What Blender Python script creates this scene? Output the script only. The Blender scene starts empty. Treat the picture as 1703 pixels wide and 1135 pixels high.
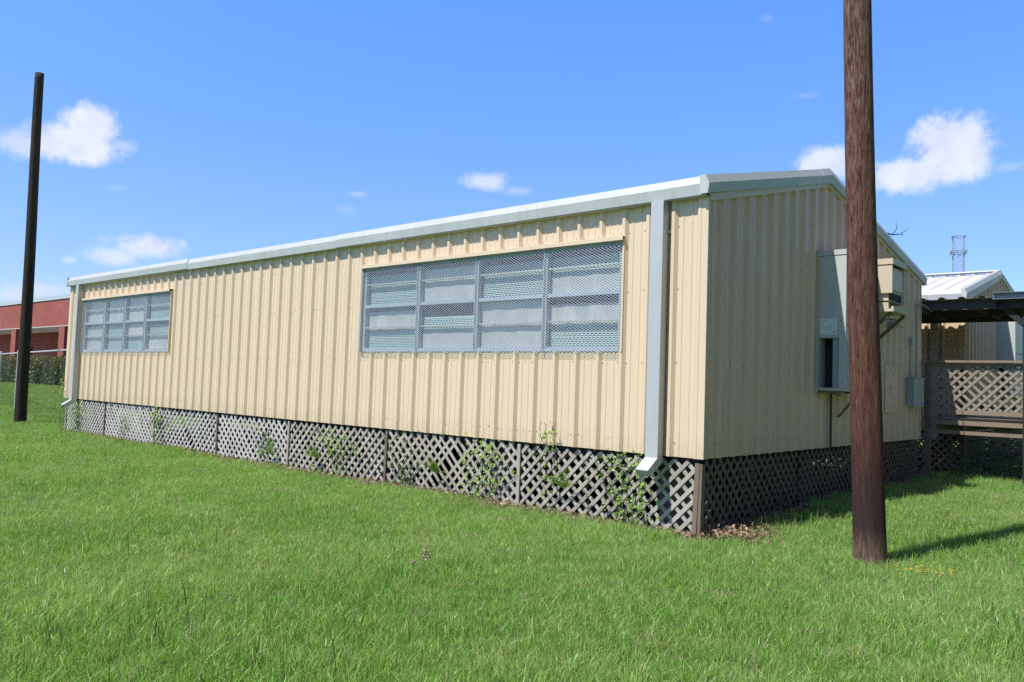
import bpy, math, random
import numpy as np
from mathutils import Vector, Matrix
random.seed(7); rng = np.random.default_rng(11)
S = bpy.context.scene
COL = S.collection
R = math.radians

# ------------------------------------------------------------------ camera
CAM = Vector((3.91739, -7.28156, 0.676504))
YAW, PIT, ROL, FPX = 2.29900332, 0.0537263, 0.0344285, 1340.75
F = Vector((math.cos(YAW)*math.cos(PIT), math.sin(YAW)*math.cos(PIT), math.sin(PIT)))
R0 = Vector((math.sin(YAW), -math.cos(YAW), 0)); U0 = R0.cross(F)
RT = math.cos(ROL)*R0 + math.sin(ROL)*U0; UP = -math.sin(ROL)*R0 + math.cos(ROL)*U0
cd = bpy.data.cameras.new('camera'); cam = bpy.data.objects.new('camera', cd); COL.objects.link(cam)
cd.sensor_width = 36; cd.lens = 36*FPX/1703; cd.clip_end = 3000; cd.clip_start = .05
M = Matrix((RT, UP, -F)).transposed().to_4x4(); M.translation = CAM; cam.matrix_world = M
S.camera = cam
def pdir(u, v): return (F + RT*((u-851.5)/FPX) - UP*((v-567.5)/FPX)).normalized()

# ------------------------------------------------------------------ helpers
def smooth(t, a, b):
    t = min(1, max(0, (t-a)/(b-a))); return t*t*(3-2*t)
def ground(x, y):
    z = -.80 + .42*smooth(-x, 20, 42)
    z += .13*smooth(y, .3, 3.2)*smooth(x, -1.2, 0)
    z += .018*math.sin(x*1.3+y*.7)*math.sin(y*1.1-x*.4) * smooth(math.hypot(x-3.9, y+7.3), 2, 6)
    return z
ORG = {}
def tag(o, label=None, cat=None, group=None, kind=None):
    if label: o['label'] = label
    if cat: o['category'] = cat
    if group: o['group'] = group
    if kind: o['kind'] = kind
    return o
def thing(name, loc, label, cat, group=None):
    o = bpy.data.objects.new(name, None); COL.objects.link(o); o.location = loc; o.empty_display_size = .2
    ORG[o] = Vector(loc)
    return tag(o, label, cat, group)
class MB:
    def __init__(s): s.v = []; s.f = []; s.c = []; s.g = []
    def add(s, vs, fs, c=None):
        n = len(s.v); s.g.append((n, len(s.f))); s.v += [tuple(v) for v in vs]; c = random.random() if c is None else c
        for f in fs: s.f.append(tuple(n+i for i in f)); s.c.append(c)
        return s
    def box(s, a, b, c=None):
        x0, y0, z0 = [min(a[i], b[i]) for i in range(3)]; x1, y1, z1 = [max(a[i], b[i]) for i in range(3)]
        return s.add([(x0,y0,z0),(x1,y0,z0),(x1,y1,z0),(x0,y1,z0),(x0,y0,z1),(x1,y0,z1),(x1,y1,z1),(x0,y1,z1)],
              [(0,3,2,1),(4,5,6,7),(0,1,5,4),(1,2,6,5),(2,3,7,6),(3,0,4,7)], c)
    def bar(s, a, b, w, t, side=(0,0,1), c=None, caps=True):
        a = Vector(a); b = Vector(b); d = (b-a).normalized(); k = Vector(side); k = (k - d*k.dot(d))
        if k.length < 1e-6: k = d.orthogonal()
        k.normalize(); n = d.cross(k); k = k*(w/2); n = n*(t/2)
        vs = [p+i*k+j*n for p in (a, b) for i, j in ((-1,-1),(1,-1),(1,1),(-1,1))]
        fs = [(0,1,5,4),(1,2,6,5),(2,3,7,6),(3,0,4,7)]
        if caps: fs += [(3,2,1,0),(4,5,6,7)]
        return s.add(vs, fs, c)
    def tube(s, pts, r, n=8, c=None, caps=True):
        pts = [Vector(p) for p in pts]; rr = r if isinstance(r, (list, tuple)) else [r]*len(pts)
        vs = []; k = None
        for i, p in enumerate(pts):
            d = (pts[min(i+1, len(pts)-1)] - pts[max(i-1, 0)]).normalized()
            k = d.orthogonal() if k is None else (k - d*k.dot(d))
            k.normalize(); m = d.cross(k)
            vs += [p + (k*math.cos(2*math.pi*j/n) + m*math.sin(2*math.pi*j/n))*rr[i] for j in range(n)]
        fs = [(i*n+j, i*n+(j+1)%n, (i+1)*n+(j+1)%n, (i+1)*n+j) for i in range(len(pts)-1) for j in range(n)]
        if caps: fs += [tuple(range(n-1, -1, -1)), tuple((len(pts)-1)*n+j for j in range(n))]
        return s.add(vs, fs, c)
    def sweep(s, prof, a, b, ex, ey, c=None, closed=True):   # 2D profile swept from a to b
        a = Vector(a); b = Vector(b); ex = Vector(ex); ey = Vector(ey); n = len(prof)
        vs = [p + ex*q[0] + ey*q[1] for p in (a, b) for q in prof]
        m = n if closed else n-1
        fs = [(i, (i+1) % n, n+(i+1) % n, n+i) for i in range(m)]
        if closed: fs += [tuple(range(n-1, -1, -1)), tuple(range(n, 2*n))]
        return s.add(vs, fs, c)
    def build(s, name, m, parent=None, smooth_=False, **k):
        me = bpy.data.meshes.new(name)
        o0 = Vector((0,0,0)); p = parent
        while p is not None:
            if p in ORG: o0 = ORG[p]
            p = p.parent
        me.from_pydata([(v[0]-o0.x, v[1]-o0.y, v[2]-o0.z) for v in s.v], [], s.f)
        at = me.attributes.new('rnd', 'FLOAT', 'FACE'); at.data.foreach_set('value', s.c)
        if smooth_: me.polygons.foreach_set('use_smooth', [True]*len(me.polygons))
        me.materials.append(m); me.update()
        o = bpy.data.objects.new(name, me); COL.objects.link(o); o.parent = parent
        return tag(o, **k)

def split(m, name, mt, parent, k=1):
    # every k added pieces become an object of their own
    out = []; g = m.g + [(len(m.v), len(m.f))]
    for i in range(0, len(m.g), k):
        (v0, f0), (v1, f1) = g[i], g[min(i+k, len(m.g))]
        q = MB(); q.v = m.v[v0:v1]; q.f = [tuple(j-v0 for j in f) for f in m.f[f0:f1]]; q.c = m.c[f0:f1]
        out.append(q.build(name, mt, parent))
    return out
# ------------------------------------------------------------------ materials
class NT:
    def __init__(s, name):
        s.m = bpy.data.materials.new(name); s.m.use_nodes = True; s.t = s.m.node_tree; s.t.nodes.clear()
        s.out = s.n('ShaderNodeOutputMaterial')
    def n(s, ty, **k):
        o = s.t.nodes.new(ty)
        for a, b in k.items():
            if a.startswith('i_'): s.set(o, a[2:], b)
            else: setattr(o, a, b)
        return o
    def set(s, o, key, b):
        key = int(key) if key.isdigit() else key.replace('_', ' ')
        if isinstance(b, bpy.types.NodeSocket): s.t.links.new(b, o.inputs[key])
        else: o.inputs[key].default_value = b
    def l(s, a, b): s.t.links.new(a, b)
    def coord(s, scale=(1,1,1), kind='Object'):
        c = s.n('ShaderNodeTexCoord'); mp = s.n('ShaderNodeMapping'); mp.inputs['Scale'].default_value = scale
        s.l(c.outputs[kind], mp.inputs[0]); return mp.outputs[0]
    def noise(s, vec, scale, detail=4, rough=.6):
        o = s.n('ShaderNodeTexNoise', i_Vector=vec, i_Scale=scale, i_Detail=detail, i_Roughness=rough); return o.outputs[0]
    def ramp(s, fac, stops):
        o = s.n('ShaderNodeValToRGB', i_0=fac); e = o.color_ramp.elements
        while len(e) < len(stops): e.new(.5)
        for q, (p, c) in zip(e, stops):
            q.position = p; q.color = (*c, 1) if len(c) == 3 else c
        return o.outputs[0]
    def mix(s, fac, a, b, mode='MIX'):
        o = s.n('ShaderNodeMix', data_type='RGBA', blend_type=mode)
        for k, x in ((0, fac), (6, a), (7, b)):
            if isinstance(x, bpy.types.NodeSocket): s.l(x, o.inputs[k])
            else: o.inputs[k].default_value = x if k == 0 else (*x, 1) if len(x) == 3 else x
        return o.outputs[2]
    def math(s, op, a, b=0., c=0.):
        o = s.n('ShaderNodeMath', operation=op)
        for i, x in enumerate((a, b, c)):
            if isinstance(x, bpy.types.NodeSocket): s.l(x, o.inputs[i])
            else: o.inputs[i].default_value = x
        return o.outputs[0]
    def rnd(s, name='rnd'): return s.n('ShaderNodeAttribute', attribute_name=name).outputs['Fac']
    def pbr(s, col, rough=.6, metal=0., bump=None, bs=.2, bd=.01, spec=.5):
        b = s.n('ShaderNodeBsdfPrincipled')
        for k, x in (('Base Color', col), ('Roughness', rough), ('Metallic', metal), ('Specular IOR Level', spec)):
            if isinstance(x, bpy.types.NodeSocket): s.l(x, b.inputs[k])
            elif isinstance(x, tuple): b.inputs[k].default_value = (*x, 1)
            else: b.inputs[k].default_value = x
        if bump is not None:
            q = s.n('ShaderNodeBump', i_Height=bump, i_Strength=bs, i_Distance=bd); s.l(q.outputs[0], b.inputs['Normal'])
        s.l(b.outputs[0], s.out.inputs[0]); return b

def mat_paint(name, base, dirt, amt=.35, rough=.42, streak=True, rustc=None, metal=0., splash=False):
    t = NT(name); v = t.coord(); vs = t.coord((9, 9, .5) if streak else (3, 3, 3))
    n1 = t.noise(v, .9, 5); n2 = t.noise(vs, 1.6, 5, .65); n3 = t.noise(v, 45, 3)
    f = t.math('MULTIPLY', t.math('SUBTRACT', t.math('ADD', t.math('MULTIPLY', n1, .5), t.math('MULTIPLY', n2, .7)), .45), 1.6*amt)
    f = t.math('MAXIMUM', f, 0.)
    col = t.mix(f, base, dirt)
    col = t.mix(t.math('MULTIPLY', t.math('GREATER_THAN', n3, .69), .3), col, dirt)
    if splash:
        z = t.n('ShaderNodeSeparateXYZ', i_0=v).outputs[2]
        sh = t.n('ShaderNodeMapRange', i_Value=t.math('ADD', z, t.math('MULTIPLY', t.noise(t.coord((5,5,1.5)), 2.2, 5), .35))); sh.inputs[1].default_value = 1.22; sh.inputs[2].default_value = .93
        spk = t.ramp(t.noise(v, 30, 4, .7), [(.45, (0,0,0)), (.62, (1,1,1))])
        col = t.mix(t.math('MULTIPLY', sh.outputs[0], t.math('ADD', t.math('MULTIPLY', spk, .4), .12)), col, (.40, .31, .19))
        dr = t.ramp(t.noise(t.coord((26, 26, .35)), 1.3, 4, .6), [(.60, (0,0,0)), (.74, (1,1,1))])
        col = t.mix(t.math('MULTIPLY', dr, .22), col, (.42, .34, .23))
        col = t.mix(t.math('MULTIPLY', t.rnd(), .10), col, (.55, .44, .30))
    if rustc:
        r = t.ramp(t.noise(vs, 3.1, 6, .7), [(.60, (0,0,0)), (.72, (1,1,1))])
        col = t.mix(t.math('MULTIPLY', r, .55), col, rustc)
    t.pbr(col, t.math('ADD', t.math('MULTIPLY', n1, .2), rough-.1), metal, t.noise(v, 2.2, 3), .25, .012)
    return t.m
CREAM = mat_paint('cream_steel_siding', (.70, .55, .385), (.52, .405, .28), .34, splash=True)
CREAM_SHADED = mat_paint('cream_steel_shaded_copy', (.75, .50, .375), (.48, .33, .24), .4, splash=True)  # same siding paint, correction for the gable's shade worked into its colour
TRIM = mat_paint('white_weathered_trim', (.49, .51, .505), (.27, .26, .22), .6, .45)
GALV = mat_paint('galvanised_steel', (.49, .495, .50), (.35, .35, .335), .5, .48, metal=.2)
GALVD = mat_paint('dull_galvanised_frame', (.46, .515, .57), (.36, .40, .44), .4, .5, metal=.1)
ROOFW = mat_paint('white_roof_sheet', (.72, .71, .70), (.42, .34, .30), .55, .45, rustc=(.33, .20, .14))
ACGREY = mat_paint('pale_grey_unit_paint', (.50, .515, .49), (.38, .39, .36), .3, .45)
ACCREAM = mat_paint('cream_unit_paint', (.60, .50, .375), (.42, .34, .24), .3, .5)
BROWNST = mat_paint('brown_painted_bracket', (.17, .13, .08), (.09, .07, .045), .5, .6)
EBOX = mat_paint('grey_electrical_box', (.33, .37, .40), (.24, .26, .27), .4, .5)
BLUEST = mat_paint('blue_grey_channel', (.20, .24, .28), (.12, .14, .16), .4, .5)
DARKST = mat_paint('dark_rusty_steel', (.055, .05, .05), (.09, .06, .04), .5, .65)
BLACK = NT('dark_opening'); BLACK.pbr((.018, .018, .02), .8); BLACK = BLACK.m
def mat_plain(name, c, rough=.6, **k):
    t = NT(name); v = t.coord(); n = t.noise(v, 6, 4)
    t.pbr(t.mix(n, tuple(x*.82 for x in c), tuple(min(1, x*1.12) for x in c)), rough, **k); return t.m
SCREW = mat_plain('screw_head', (.16, .13, .10), .5)
PAPER = mat_plain('paper_sheet', (.80, .82, .82), .8); INK = mat_plain('printed_ink', (.12, .14, .16), .8)
SHADE = mat_plain('pinkish_window_shade', (.56, .53, .525), .8)
BLIND = mat_plain('white_blind_slat', (.42, .545, .50), .55)
WIRE = mat_plain('expanded_metal', (.38, .42, .45), .45, metal=.2)
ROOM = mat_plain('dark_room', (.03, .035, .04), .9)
SOFFIT = mat_plain('white_soffit', (.55, .54, .52), .8)
LEAF_D = None
def mat_wood(name, a, b, c):
    t = NT(name); v = t.coord((1, 1, 1)); r = t.rnd()
    n = t.noise(v, 14, 5, .7); g = t.noise(v, 2.5, 4)
    col = t.mix(n, a, b); col = t.mix(t.math('MULTIPLY', r, .55), col, c)
    col = t.mix(t.math('MULTIPLY', t.math('GREATER_THAN', g, .6), .35), col, tuple(x*.6 for x in a))
    t.pbr(col, .85, 0., n, .4, .004); return t.m
WOOD = mat_wood('weathered_grey_lath', (.33, .295, .25), (.50, .46, .41), (.23, .19, .15))
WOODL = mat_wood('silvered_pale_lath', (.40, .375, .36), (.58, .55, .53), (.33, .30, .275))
WOODP = mat_wood('weathered_shade_dark_wood', (.12, .095, .07), (.19, .155, .12), (.09, .075, .055))  # weathered posts; tone also darkened to deepen shade on the gable lattice
WOODC = mat_wood('brown_corner_post', (.15, .105, .075), (.25, .19, .15), (.11, .08, .06))
DECKW = mat_wood('weathered_deck_board', (.22, .165, .125), (.29, .23, .175), (.20, .135, .09))
DECKL = mat_wood('tan_deck_lath', (.26, .22, .17), (.33, .28, .22), (.20, .165, .125))

def mat_pole():
    t = NT('creosote_pole'); v = t.coord((14, 14, .9)); w = t.coord((1, 1, 1)); f = t.coord((40, 40, 2.2))
    n = t.noise(v, 2.6, 8, .8); m = t.noise(w, 1.3, 4); k = t.noise(f, 2.4, 7, .8)
    sep = t.n('ShaderNodeSeparateXYZ', i_0=w); z = sep.outputs[2]
    col = t.ramp(n, [(.36, (.032, .012, .008)), (.5, (.10, .038, .026)), (.66, (.17, .080, .058))])
    up = t.math('MULTIPLY', t.ramp(z, [(0, (0,0,0)), (1, (1,1,1))]), 1.)
    mr = t.n('ShaderNodeMapRange', i_Value=z); mr.inputs[1].default_value = .6; mr.inputs[2].default_value = 5.2
    pale = t.ramp(k, [(.47, (0,0,0)), (.58, (1,1,1))])
    col = t.mix(t.math('MULTIPLY', pale, t.math('ADD', t.math('MULTIPLY', mr.outputs[0], .75), .06)), col, (.32, .225, .175))
    # creosote-dark foot with a worn, split collar at the very bottom
    mf = t.n('ShaderNodeMapRange', i_Value=t.math('ADD', z, t.math('MULTIPLY', m, .5)))
    mf.inputs[1].default_value = 1.5; mf.inputs[2].default_value = .8
    col = t.mix(t.math('MULTIPLY', mf.outputs[0], .75), col, (.035, .026, .028))
    mw = t.n('ShaderNodeMapRange', i_Value=t.math('ADD', z, t.math('MULTIPLY', m, .35)))
    mw.inputs[1].default_value = .48; mw.inputs[2].default_value = .30
    col = t.mix(t.math('MULTIPLY', mw.outputs[0], t.ramp(k, [(.42, (0,0,0)), (.55, (1,1,1))])), col, (.21, .14, .095))
    t.pbr(col, .92, 0., t.math('ADD', n, k), .6, .015, spec=.12); return t.m
POLE = mat_pole()
def mat_pole2():
    t = NT('dark_creosote_pole'); v = t.coord((14, 14, .9)); n = t.noise(v, 2.2, 6, .7)
    t.pbr(t.ramp(n, [(.3, (.018, .014, .012)), (.6, (.045, .034, .028)), (.75, (.09, .075, .065))]), .8, 0., n, .6, .02, spec=.25); return t.m
POLE2 = mat_pole2()
def mat_brick():
    t = NT('red_brick'); c = t.n('ShaderNodeTexCoord'); s = t.n('ShaderNodeSeparateXYZ', i_0=c.outputs['Object'])
    q = t.n('ShaderNodeCombineXYZ', i_0=t.math('ADD', s.outputs[0], s.outputs[1]), i_1=s.outputs[2])
    b = t.n('ShaderNodeTexBrick', i_Vector=q.outputs[0], i_Scale=1.)
    b.inputs['Color1'].default_value = (.37, .092, .066, 1); b.inputs['Color2'].default_value = (.30, .068, .05, 1)
    b.inputs['Mortar'].default_value = (.27, .09, .075, 1); b.inputs['Mortar Size'].default_value = .008
    b.inputs['Brick Width'].default_value = .21; b.inputs['Row Height'].default_value = .075
    n = t.noise(c.outputs['Object'], .5, 4); n = t.ramp(n, [(.3, (.8,.8,.8)), (.7, (1.12,1.12,1.12))])
    t.pbr(t.mix(1., b.outputs[0], n, 'MULTIPLY'), .9); return t.m
BRICK = mat_brick()
def mat_leaf(name, a, b, c, trans=.25, attr=True):
    t = NT(name); g = t.n('ShaderNodeNewGeometry'); n = t.noise(g.outputs['Position'], .55, 5, .6); n2 = t.noise(g.outputs['Position'], 2.6, 4, .6)
    col = t.mix(t.rnd(), a, b)
    col = t.mix(t.ramp(t.math('ADD', t.math('MULTIPLY', n, .6), t.math('MULTIPLY', n2, .4)), [(.40, (0,0,0)), (.62, (.8,.8,.8))]), col, c)
    p = t.n('ShaderNodeBsdfPrincipled', i_Base_Color=col, i_Roughness=.38); p.inputs['Specular IOR Level'].default_value = .5
    d = t.n('ShaderNodeBsdfTranslucent', i_Color=t.mix(1., col, (1.25, 1.3, .6), 'MULTIPLY'))
    m = t.n('ShaderNodeMixShader', i_0=trans, i_1=p.outputs[0], i_2=d.outputs[0]); t.l(m.outputs[0], t.out.inputs[0]); return t.m
GRASS = mat_leaf('lawn_blade', (.080, .203, .022), (.385, .625, .15), (.40, .53, .18), .40)
STRAW = mat_leaf('straw_blade', (.36, .31, .18), (.46, .40, .25), (.30, .32, .16), .25)
STALK = mat_leaf('dark_seed_stalk', (.05, .07, .025), (.09, .085, .04), (.08, .07, .04), .1)
LEAF = mat_leaf('vine_leaf', (.19, .33, .045), (.34, .50, .09), (.24, .38, .06), .35)
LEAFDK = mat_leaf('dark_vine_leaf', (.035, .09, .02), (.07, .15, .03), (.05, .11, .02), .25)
HEDGE = mat_leaf('hedge_leaf', (.055, .10, .045), (.12, .18, .085), (.095, .15, .07), .2)
HEDGET = mat_leaf('hedge_tip_leaf', (.17, .155, .055), (.24, .19, .085), (.13, .15, .05), .2)
YELLOW = mat_plain('yellow_petal', (.75, .42, .02), .7)
DEAD = mat_leaf('dead_leaf', (.22, .145, .09), (.40, .28, .18), (.30, .20, .13), .1)

def mat_ground():
    t = NT('lawn_soil'); g = t.n('ShaderNodeNewGeometry'); P = g.outputs['Position']
    n = t.noise(P, .55, 5, .6); k = t.noise(P, 9, 6, .7); h = t.noise(P, 60, 3)
    col = t.mix(n, (.075, .16, .03), (.11, .20, .05)); col = t.mix(t.ramp(k, [(.42, (0,0,0)), (.66, (1,1,1))]), col, (.10, .19, .035))
    # bare, littered soil under and along the building
    s = t.n('ShaderNodeSeparateXYZ', i_0=P)
    wob = t.math('MULTIPLY', t.math('SUBTRACT', k, .5), .5)
    a = t.math('GREATER_THAN', t.math('ADD', s.outputs[1], wob), -.06); b = t.math('LESS_THAN', t.math('ADD', s.outputs[0], wob), .16)
    c = t.math('LESS_THAN', s.outputs[1], 18.); d = t.math('GREATER_THAN', s.outputs[0], -17.)
    bare = t.math('MULTIPLY', t.math('MULTIPLY', a, b), t.math('MULTIPLY', c, d))
    col = t.mix(bare, col, t.mix(h, (.11, .08, .055), (.21, .16, .115)))
    t.pbr(col, .95, 0., t.math('ADD', k, h), .8, .03, spec=.1); return t.m
GROUND = mat_ground()
def mat_glass():
    t = NT('window_glass'); fr = t.n('ShaderNodeFresnel', i_IOR=1.5); tr = t.n('ShaderNodeBsdfTransparent', i_Color=(.90, .95, .94, 1))
    gl = t.n('ShaderNodeBsdfGlossy', i_Roughness=.03); gb = t.n('ShaderNodeNewGeometry'); fc = t.math('MULTIPLY', fr.outputs[0], t.math('SUBTRACT', 1., gb.outputs['Backfacing'])); m = t.n('ShaderNodeMixShader', i_0=fc, i_1=tr.outputs[0], i_2=gl.outputs[0])
    t.l(m.outputs[0], t.out.inputs[0]); return t.m
GLASS = mat_glass()

# ------------------------------------------------------------------ ground sheet
gm = MB()
def axis(a, b, step, far): 
    xs = list(np.arange(a, b+1e-6, step)); lo = [a-far*(k/9)**2.2 for k in range(9, 0, -1)]; hi = [b+far*(k/9)**2.2 for k in range(1, 10)]
    return lo+xs+hi
gx = axis(-58, 12, .5, 700); gy = axis(-12, 24, .5, 700)
vs = [(x, y, ground(x, y)) for x in gx for y in gy]; ny = len(gy)
fs = [(i*ny+j, (i+1)*ny+j, (i+1)*ny+j+1, i*ny+j+1) for i in range(len(gx)-1) for j in range(ny-1)]
gm.add(vs, fs, .5)
gm.build('ground', GROUND, None, True, kind='structure', label='mown green lawn rising gently to the left background')

# ------------------------------------------------------------------ siding
PITCH = .3048
def profile(length, first, extra=()):
    pts = []
    k = -1
    while True:
        c = first + k*PITCH
        if c > length+.2: break
        for ds, h in ((-.047, 0), (-.017, .038), (.017, .038), (.047, 0)): pts.append((c+ds, h))
        for m in (PITCH/3, 2*PITCH/3):
            for ds, h in ((-.012, 0), (-.005, .006), (.005, .006), (.012, 0)): pts.append((c+m+ds, h))
        k += 1
    pts.sort()
    def h_at(s):
        for (a, ha), (b, hb) in zip(pts, pts[1:]):
            if a <= s <= b: return ha + (hb-ha)*(s-a)/(b-a+1e-9)
        return 0
    out = [(s, h) for s, h in pts if .012 < s < length-.012]
    out += [(e, h_at(e)) for e in extra] + [(0, 0), (length, 0)]
    return sorted(out)
L, W, H, RY, RZ = 16.64, 7.43, 2.70, 3.20, 3.46
EZ = 2.655
def gz(y): return EZ + (RZ-EZ)*(y/RY) if y < RY else RZ - (RZ-EZ)*(y-RY)/(W-RY)
WINS = [(-5.47, -.985, 1.075, 2.275, (-4.29, -3.19, -2.07)), (-15.77, -11.50, 1.085, 2.262, (-14.62, -13.59, -12.59))]

SHT = [.5+.5*math.sin(k*7.7) for k in range(19)]
def wall_long(parent, y, outward, wins=()):
    m = MB(); ex = [-w[i] for w in wins for i in (0, 1)]
    pr = profile(L, .3667 if outward < 0 else .2, ex)
    for (a, ha), (b, hb) in zip(pr, pr[1:]):
        mid = -(a+b)/2; spans = [(0, H)]
        for w in wins:
            if w[0] < mid < w[1]: spans = [(0, w[2]), (w[3], H)]
        for z0, z1 in spans:
            ya, yb = y+outward*ha, y+outward*hb
            m.add([(-a, ya, z0), (-b, yb, z0), (-b, yb, z1), (-a, ya, z1)], [(0, 1, 2, 3)], SHT[int((a-.325)//.9144) % 19])
    return m.build('wall', CREAM, parent)
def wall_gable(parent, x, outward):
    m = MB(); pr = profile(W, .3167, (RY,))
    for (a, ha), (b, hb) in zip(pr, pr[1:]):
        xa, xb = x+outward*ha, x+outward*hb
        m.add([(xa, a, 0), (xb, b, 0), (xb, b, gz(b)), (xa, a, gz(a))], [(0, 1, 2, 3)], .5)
    return m.build('gable_wall', CREAM_SHADED, parent)

RPROF = None
def eave_z(): return 2.80
SL, SR = (3.60-2.80)/(3.17+.13), (3.60-2.77)/(7.58-3.17)
def roof_z(y): return 3.60-(3.17-y)*SL if y < 3.17 else 3.60-(y-3.17)*SR
def add_roof(parent):
    m = MB(); x0, x1 = .03, -L-.03; pts = []
    s = .0
    xs = []
    c = -.15
    while c > x1+.1:
        xs += [(c+.035, 0), (c+.014, .032), (c-.014, .032), (c-.035, 0)]; c -= PITCH
    xs = [(x0, 0)] + xs + [(x1, 0)]
    for (a, ha), (b, hb) in zip(xs, xs[1:]):
        for ya, yb in ((-.09, 3.17), (3.17, 7.54)):
            m.add([(a, ya, roof_z(ya)+ha-.05), (a, yb, roof_z(yb)+ha-.05), (b, yb, roof_z(yb)+hb-.05), (b, ya, roof_z(ya)+hb-.05)], [(0, 1, 2, 3)], .5)
    r = m.build('roof', ROOFW, parent)
    c = MB(); c.sweep([(-.16, -.16*SL+.028), (0, .034), (.16, -.16*SR+.028), (.16, -.16*SR+.024), (0, .03), (-.16, -.16*SL+.024)], (.02, 3.17, 3.60), (-L-.02, 3.17, 3.60), (0, 1, 0), (0, 0, 1))
    c.build('ridge_cap', ROOFW, r)
    return r
GP = [(-.085, .195), (-.125, .11), (-.11, 0), (-.03, 0), (-.03, .012), (-.098, .012), (-.112, .11), (-.075, .185)]
def add_gutter(parent):
    # front box gutter in three lengths that do not quite line up
    for a, b, dz, dy in ((.046, -6.08, 0, 0), (-6.085, -10.73, -.008, .004), (-10.735, -16.72, .006, -.003)):
        m = MB(); m.sweep([(q[0]+dy, q[1]+dz) for q in GP], (a, 0, 2.635), (b, 0, 2.635), (0, 1, 0), (0, 0, 1))
        # end plates
        for xx in ((a,) if a > 0 else ()) + ((b,) if b < -16 else ()):
            m.sweep([(-.085, .195), (-.125, .11), (-.11, 0), (0, 0), (0, .195)], (xx, 0, 2.635+dz), (xx-.004, 0, 2.635+dz), (0, 1, 0), (0, 0, 1))
        m.build('gutter', TRIM, parent)
    m = MB(); m.sweep([(.0, .14), (.11, .12), (.14, .05), (.13, 0), (0, 0)], (.04, W, 2.625), (-L-.04, W, 2.625), (0, 1, 0), (0, 0, 1)); m.build('eave_trim', TRIM, parent)
    for xs, sg in ((0, 1), (-L, -1)):
        for (ya, yb) in ((-.127, 3.168), (7.60, 3.172)):
            m = MB(); za, zb = roof_z(ya), roof_z(yb)
            m.sweep([(sg*-.02, .03), (sg*.045, .028), (sg*.085, -.06), (sg*.07, -.16), (sg*.03, -.16), (sg*.03, -.15), (sg*.062, -.152), (sg*.074, -.06), (sg*.038, .02), (sg*-.02, .022)],
                    (xs, ya, za), (xs, yb, zb), (1, 0, 0), (0, 0, 1))
            yy_ = ya - .001 if ya < 3 else ya + .001
            m.add([(xs+sg*px_, yy_, za+pz_) for px_, pz_ in ((-.02, .03), (.045, .028), (.085, -.06), (.07, -.16), (-.02, -.16))], [(0,1,2,3,4)])
            # folded overlap near the ridge
            d = -1 if ya < 3 else 1
            m.sweep([(sg*-.024, .034), (sg*.047, .032), (sg*.0885, -.06), (sg*.073, -.165), (sg*.06, -.165), (sg*.03, -.06)],
                    (xs, 3.17+d*.30, roof_z(3.17+d*.30)), (xs, 3.17+d*.002, roof_z(3.17+d*.002)), (1, 0, 0), (0, 0, 1))
            m.build('rake_trim', TRIM, parent)
            m = MB(); yc = max(0, ya) if ya < 3 else min(ya, W); yd = 3.198 if ya < 3 else 3.202
            m.sweep([(sg*.002, 0), (sg*.037, 0), (sg*.040, -.075), (sg*.036, -.079), (sg*.002, -.075)], (xs, yc, gz(yc)+.012), (xs, yd, gz(yd)+.012), (1, 0, 0), (0, 0, 1))
            m.build('rake_closure', CREAM, parent)
    # soffit closing the overhang
    m = MB(); m.box((.035, -.105, 2.632), (-L, 0.02, 2.628)); m.build('soffit', TRIM, parent)
def corner_trim(parent):
    m = MB()
    m.sweep([(.001, .0), (.030, .002), (.033, -.033), (-.075, -.034), (-.092, -.001), (-.06, -.0)], (0, 0, .0), (0, 0, 2.66), (1, 0, 0), (0, 1, 0))
    m.sweep([(.001, .0), (.030, -.002), (.033, .033), (-.075, .034), (-.092, .001)], (0, W, .0), (0, W, 2.66), (1, 0, 0), (0, 1, 0))
    m.sweep([(-.001, .0), (-.030, .002), (-.033, -.033), (.075, -.034), (.092, -.001)], (-L, 0, .0), (-L, 0, 2.66), (1, 0, 0), (0, 1, 0))
    split(m, 'corner_trim', CREAM, parent, 1)
def base_trim(parent):
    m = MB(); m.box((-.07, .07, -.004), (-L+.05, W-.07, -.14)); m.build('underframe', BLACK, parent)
def downspout(parent, xc, w, gaptop, kick):
    m = MB(); a, b = xc-w/2, xc+w/2; f, k = -.145, -.036
    m.box((a, f, -.02), (b, k, 2.625))
    m.build('downspout', GALV, parent)
    n = MB()   # elbow: a mitred box kicked out towards the lawn
    vs = [(x, y, z) for x in (a-.001, b+.001) for (y, z) in ((f-.001, -.02), (k+.001, -.02), (k+.001, -.06), (f-.12, -.20), (f-.175, -.135))]
    n.add(vs, [(0,1,2,3,4), (9,8,7,6,5), (0,5,6,1), (1,6,7,2), (2,7,8,3), (4,9,5,0)])
    n.add([(a+.006, f-.118, -.192), (b-.006, f-.118, -.192), (b-.006, f-.169, -.137), (a+.006, f-.169, -.137)], [(0,1,2,3)])
    n.build('downspout_elbow', TRIM, parent)
    q = MB()
    for z in (2.3,): q.box((a-.03, k-.004, z), (b+.03, k+.002, z+.03))
    split(q, 'strap', GALV, parent, 2)
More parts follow.
